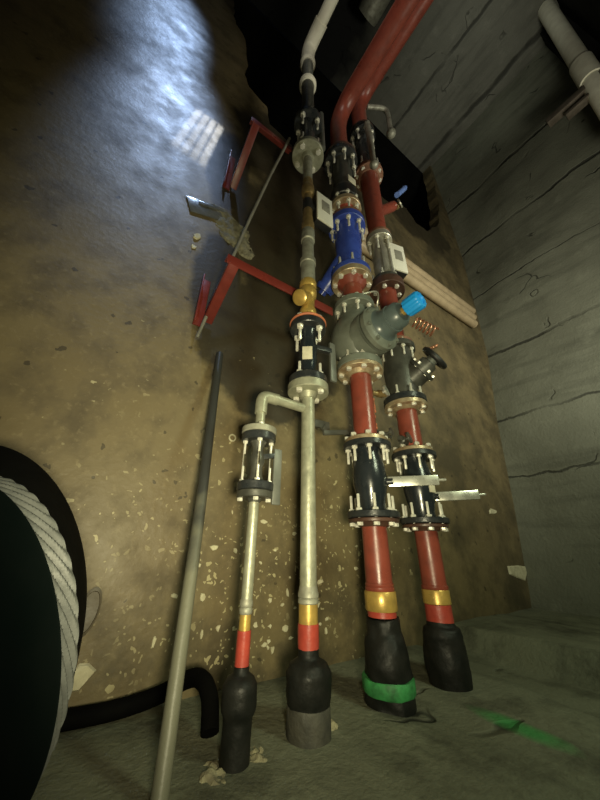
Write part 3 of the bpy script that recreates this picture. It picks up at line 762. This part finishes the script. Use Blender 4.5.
# pole leaning on wall
bm = nb(); tube(bm, [(.270, .905, .0), (.29, .985, .25), (.318, 1.09, .56), (.345, 1.22, .95), (.375, D-.021, 1.40)], .0185, 16, 2)
tag(obj('pole', bm, M['pole']), 'long grey pole leaning on the brown wall, left of all pipes', 'pole')
bm = nb(); tube(bm, [(.53, .985, 3.16), (.42, 1.11, 2.6), (.245, D-.012, 1.46)], .0095, 10, 1)
tag(obj('rod', bm, M['rod']), 'thin grey rod leaning from the upper red bracket down past the lower one', 'rod')
# pale mortar lump and wet strip
bm = nb()
for cx, cz, rx, rz in ((.30, 2.46, .10, .10), (.36, 2.37, .11, .09), (.24, 2.54, .07, .06), (.44, 2.30, .07, .07), (.40, 2.46, .06, .07)):
    bmesh.ops.create_icosphere(bm, subdivisions=4, radius=1, matrix=Matrix.Translation((cx, D, cz)) @ Matrix.Diagonal((rx, .010, rz, 1)))
roughen(bm, .016, 26); tag(obj('mortar_lump', bm, M['mortar']), 'pale crumbly mortar lump on the brown wall between the brackets', 'mortar')
bm = nb(); bar(bm, (.03, D-.006, 2.44), (.24, D-.006, 2.52), .006, .13, bev=.002); bar(bm, (.09, D-.012, 2.50), (.25, D-.012, 2.56), .006, .03, bev=.002)
tag(obj('metal_strip', bm, M['strip']), 'wet grey strip on the brown wall left of the mortar lump', 'strip')
# flakes of paint
def flake(x, y, z, r, label, grp=None, ax=(0, -1, 0), m='flake', n=7, st=None):
    u, w, d = frame(ax); bm = nb(); c = Vector((x, y, z)); top = []; bot = []
    st = st or random.uniform(.6, 1.4); ph = random.random()*6
    for i in range(n):
        a = 2*PI*i/n+ph; rr = r*random.uniform(.55, 1.25)
        o = u*rr*math.cos(a)*st+w*rr*math.sin(a)/st
        bot.append(bm.verts.new(c+o)); top.append(bm.verts.new(c+o*.85+d*random.uniform(.15, .4)*min(r, .03)))
    skin(bm, [bot, top]); return tag(obj('paint_flake', bm, M[m], smooth=False), label, 'flake', grp)
flake(3.12, D, .31, .11, 'large pale flake low on the wall by the right corner', st=1.8)
flake(2.95, D, .78, .05, 'pale chip on the wall above the large flake, near right corner', st=1.5)
flake(.115, D, .10, .035, 'pale wedge flake at the wall foot beside the black drum')
flake(.07, D, .085, .022, 'smaller pale flake behind the wedge flake by the drum')
flake(.13, D, 2.20, .03, 'pale flake on the wall just below the wet strip')
flake(.125, D, 2.10, .018, 'tiny pale flake below the flake under the wet strip')
FL = 'pale paint flake stuck low on the brown wall behind the pipes'
for k in range(42):
    for _ in range(50):
        x = random.gauss(.68, .30); z = abs(random.gauss(.12, .36))+.05
        if .2 < x < 1.6 and z < 1.25: break
    flake(x, D, z, random.uniform(.006, .017), FL, 'paint flakes behind the pipes')
bm = nb(); bar(bm, (A[0]+.03, 1.0, .965), (A[0]+.15, 1.01, .975), .012, .035); bar(bm, (A[0]+.10, .99, .925), (A[0]+.255, 1.0, .965), .012, .022)
bar(bm, (A[0]+.11, 1.0, .94), (A[0]+.13, 1.005, .97), .014, .03)
tag(obj('strap_clamp', bm, M['dark_grey']), 'dark strap clamp between the thick galvanised pipe and the red pipe', 'clamp')
cock('dark round cock on the left of the rightmost red pipe above its valve', (Dp[0]-.056, Dp[1]-.01, .975), (-1, -.25, .1), .020, M['dark_grey'], M['dark_grey'])
bm = nb()
rings = []
for i in range(24):
    a = 2*PI*i/24; c = Vector((.505, D-.008, .955))+Vector((math.cos(a), 0, math.sin(a)))*.016; rad = Vector((math.cos(a), 0, math.sin(a)))
    rings.append([bm.verts.new(c+rad*.004*math.cos(b)+Vector((0, .006*math.sin(b), 0))) for b in [2*PI*j/8 for j in range(8)]])
for i in range(24):
    for j in range(8): bm.faces.new((rings[i][j], rings[(i+1) % 24][j], rings[(i+1) % 24][(j+1) % 8], rings[i][(j+1) % 8]))
tag(obj('washer', bm, M['flake']), 'small pale ring on the wall left of the small black lever valve', 'ring')
# rubble round holes
RB = 'pale broken concrete chunk at the hole round the leftmost black sleeve'
for k, (dx, dy, r) in enumerate(((-.062, -.02, .026), (-.055, .02, .022), (.055, -.012, .022), (.066, .018, .03), (.048, -.03, .014), (-.048, -.042, .012))):
    bm = nb(); bmesh.ops.create_icosphere(bm, subdivisions=3, radius=r, matrix=Matrix.Translation((B[0]+dx, B[1]+dy, -.012)) @ Matrix.Diagonal((1, 1, .28, 1)))
    roughen(bm, r*.5, 40); tag(obj('concrete_chunk', bm, M['rubble'], ang=25), RB, 'rubble', 'broken concrete round the leftmost sleeve')
for dx, dy, r, lb in ((.078, .0, .022, 'broken concrete chunk right of the dusty sleeve'),):
    bm = nb(); bmesh.ops.create_icosphere(bm, subdivisions=3, radius=r, matrix=Matrix.Translation((A[0]+dx, A[1]+dy, -.008)) @ Matrix.Diagonal((1, 1, .6, 1)))
    roughen(bm, r*.5, 40); tag(obj('concrete_chunk', bm, M['rubble'], ang=25), lb, 'rubble')
# black hose on the floor along the wall
bm = nb(); tube(bm, [(.07, 1.335, .022), (.12, 1.332, .022), (.22, 1.32, .022), (.34, 1.29, .045), (.40, 1.25, .085), (.425, 1.18, .105), (.43, 1.10, .085), (.418, 1.045, .024)], .024, 16, 3)
tag(obj('hose', bm, M['rubber']), 'thick black hose looping along the wall foot to the leftmost sleeve', 'hose')
# black drum with twisted grey rim
def circ(c, yaw, tilt, r, n):
    nn = Vector((math.sin(yaw)*math.cos(tilt), -math.cos(yaw)*math.cos(tilt), math.sin(tilt)))
    e1 = Vector((0, 0, 1)).cross(nn).normalized(); e2 = nn.cross(e1)
    return [Vector(c)+(e1*math.cos(2*PI*i/n)+e2*math.sin(2*PI*i/n))*r for i in range(n)], nn
t = thing('drum', 'round black drum with twisted grey rim leaning at the left by the wall', 'drum', (-.19, 1.03, 0))
N = 600
O, nO = circ((-.206, 1.113, .345), -.771, -.283, .356, N)
G, nG = circ((-.157, .938, .298), -.834, -.233, .304, N)
I, nI = circ((-.158, .920, .290), -.905, -.305, .3035, N)
cO = Vector((-.206, 1.113, .345)); cI = Vector((-.158, .920, .290))
def loft(bm, loops, cap0=None, cap1=None):
    rr = [[bm.verts.new(p) for p in L] for L in loops]
    for a, b in zip(rr[:-1], rr[1:]):
        for i in range(N): bm.faces.new((a[i], a[(i+1) % N], b[(i+1) % N], b[i]))
    if cap0: c = bm.verts.new(cap0); [bm.faces.new((rr[0][i], c, rr[0][(i+1) % N])) for i in range(N)]
    if cap1: c = bm.verts.new(cap1); [bm.faces.new((rr[-1][i], rr[-1][(i+1) % N], c)) for i in range(N)]
bm = nb()
loft(bm, [[cO+(p-cO)*.9+nO*.008 for p in O], [cO+(p-cO)*.97+nO*.003 for p in O], O, [o*.6+g*.4-(o-cO)*.0 for o, g in zip(O, G)], [g-(g-Vector((-.157, .938, .298)))*.01 for g in G]], cap0=cO+nO*.01, cap1=cO*.4+cI*.6)
obj('shell', bm, M['rubber'], t)
# ribbed rim: slanting ridges
bm = nb()
loops = []
K = 15
for j in range(K):
    k = j/(K-1); L = []
    for i in range(N):
        b = G[i]*(1-k)+I[i]*k
        ridge = (.5+.5*math.cos(2*PI*(i/N*50-k*2.6)))**.55
        b = b+(b-cI).normalized()*(-.011*(1-ridge)*(.25+.75*math.sin(PI*k)))
        L.append(b)
    loops.append(L)
loft(bm, loops); obj('ribbed_rim', bm, M['rope'], t)['label'] = 'grey twisted rope-like rim'
bm = nb(); loft(bm, [I, [cI+(p-cI)*.985+nI*.002 for p in I], [cI+(p-cI)*.7+nI*.004 for p in I]], cap1=cI+nI*.004); obj('face', bm, M['drum_face'], t)
bm = nb(); lathe(bm, (.085, D-.004, .27), (0, -1, 0), [(.05, 0), (.052, .006), (.044, .008), (.042, .004), (.01, .003)], 28)
for v in bm.verts: v.co.x = .085+(v.co.x-.085)*.62+(v.co.z-.27)*.12; v.co.z = .27+(v.co.z-.27)*1.35
tag(obj('wall_patch', bm, M['loop']), 'dark brown oval plate on the wall just right of the drum', 'plate')
# white pipe high on right with clamp
t = thing('white_pipe', 'white pipe with brown clamp high in the top right corner', 'pipe', (3.75, -.64, 5.2))
a, b = Vector((3.75, -.585, 4.55)), Vector((3.75, -.83, 7.70))
d = (b-a).normalized()
bm = nb(); tube(bm, [a, b], .098, 24); obj('tube', bm, M['white_pipe'], t)
pc = a+d*1.05
bm = nb(); tube(bm, [pc, pc+d*.42], .115, 24); obj('socket', bm, M['white_pipe'], t)
bm = nb(); box(bm, pc+Vector((-.02, .10, -.08)), (.10, .75, .09), None, .01); box(bm, pc+Vector((-.02, .02, -.24)), (.10, .60, .05), None, .01); obj('clamp', bm, M['clamp'], t)
bm = nb(); box(bm, (4.1, -.81, 6.1), (.3, .27, 3.2)); obj('shade_strip_1', bm, M['dark_wall'], smooth=False, kind='structure')  # black block added to stand for the dark strip along the wall

# ------------------------------------------------------------------ camera
p, r, yaw = .46294657, .01236277, .58378155
F = Vector((math.sin(yaw)*math.cos(p), math.cos(yaw)*math.cos(p), math.sin(p)))
R0 = Vector((math.cos(yaw), -math.sin(yaw), 0)); U0 = R0.cross(F)
R = R0*math.cos(r)+U0*math.sin(r); U = U0*math.cos(r)-R0*math.sin(r)
cd = bpy.data.cameras.new('camera'); cam = bpy.data.objects.new('camera', cd); COL.objects.link(cam)
cd.sensor_fit = 'VERTICAL'; cd.sensor_height = 36; cd.sensor_width = 27; cd.lens = 36*300/800; cd.clip_start = .02
mw = Matrix((R, U, -F)).transposed().to_4x4(); mw.translation = Vector((0, 0, .46)); cam.matrix_world = mw
S.camera = cam

# ------------------------------------------------------------------ light
def lamp(kind, loc, target, energy, color, **kw):
    l = bpy.data.lights.new('lamp', kind); l.energy = energy; l.color = color
    for k, v in kw.items(): setattr(l, k, v)
    o = bpy.data.objects.new('lamp', l); COL.objects.link(o); o.location = loc
    o.rotation_euler = (Vector(target)-Vector(loc)).to_track_quat('-Z', 'Y').to_euler()
    return o
lamp('SPOT', (.06, -.10, .40), (.74, 1.38, 1.20), 110, (1.0, .92, .58), spot_size=2.05, spot_blend=1.0, shadow_soft_size=.07)
lamp('AREA', (2.3, -.75, 2.0), (3.3, .6, 3.6), 60, (1.0, .98, .78), shape='DISK', size=.8)  # added fill for the right wall, no fitting there
lamp('AREA', (1.3, -.80, 1.7), (2.0, .7, .2), 17, (.88, 1.0, .66), shape='DISK', size=.5)  # added overhead fill for the floor and low right wall
lamp('SPOT', (2.2, -.70, 5.6), (3.4, .3, 7.7), 60, (.96, 1.0, .84), spot_size=1.3, spot_blend=1.0, shadow_soft_size=.3)  # added fill to brighten the ceiling and upper right wall
lamp('SPOT', (.1, -.75, 4.0), (1.0, .6, 4.7), 38, (1.0, .95, .80), spot_size=1.2, spot_blend=1.0, shadow_soft_size=.1)  # added fill for the upper pipe ends
lamp('SPOT', (-.75, -.75, 9.3), (-.18, 1.38, 2.60), 1700, (.48, .66, 1.0), spot_size=.18, spot_blend=1.0, shadow_soft_size=.08)  # daylight stand-in: throws the blue glow through the added hatch
lamp('SPOT', (-.75, -.75, 9.3), (-.52, 1.38, 4.5), 850, (.45, .64, 1.0), spot_size=.155, spot_blend=1.0, shadow_soft_size=.10)  # second added spot, widens the blue glow upward and left
lamp('SPOT', (.6, -.75, 9.3), (-.005, 1.38, 3.05), 1000, (1.0, .97, .88), spot_size=.12, spot_blend=.2, shadow_soft_size=.004)  # added spot behind the vent, projects the reflected-window stripes onto the wall
w = bpy.data.worlds.new('world'); S.world = w; w.use_nodes = True
w.node_tree.nodes['Background'].inputs[0].default_value = (.35, .45, .6, 1)
w.node_tree.nodes['Background'].inputs[1].default_value = .3
S.view_settings.view_transform = 'Standard'; S.view_settings.look = 'None'
S.view_settings.exposure = 0.0; S.view_settings.gamma = 1.0; S.view_settings.use_curve_mapping = False
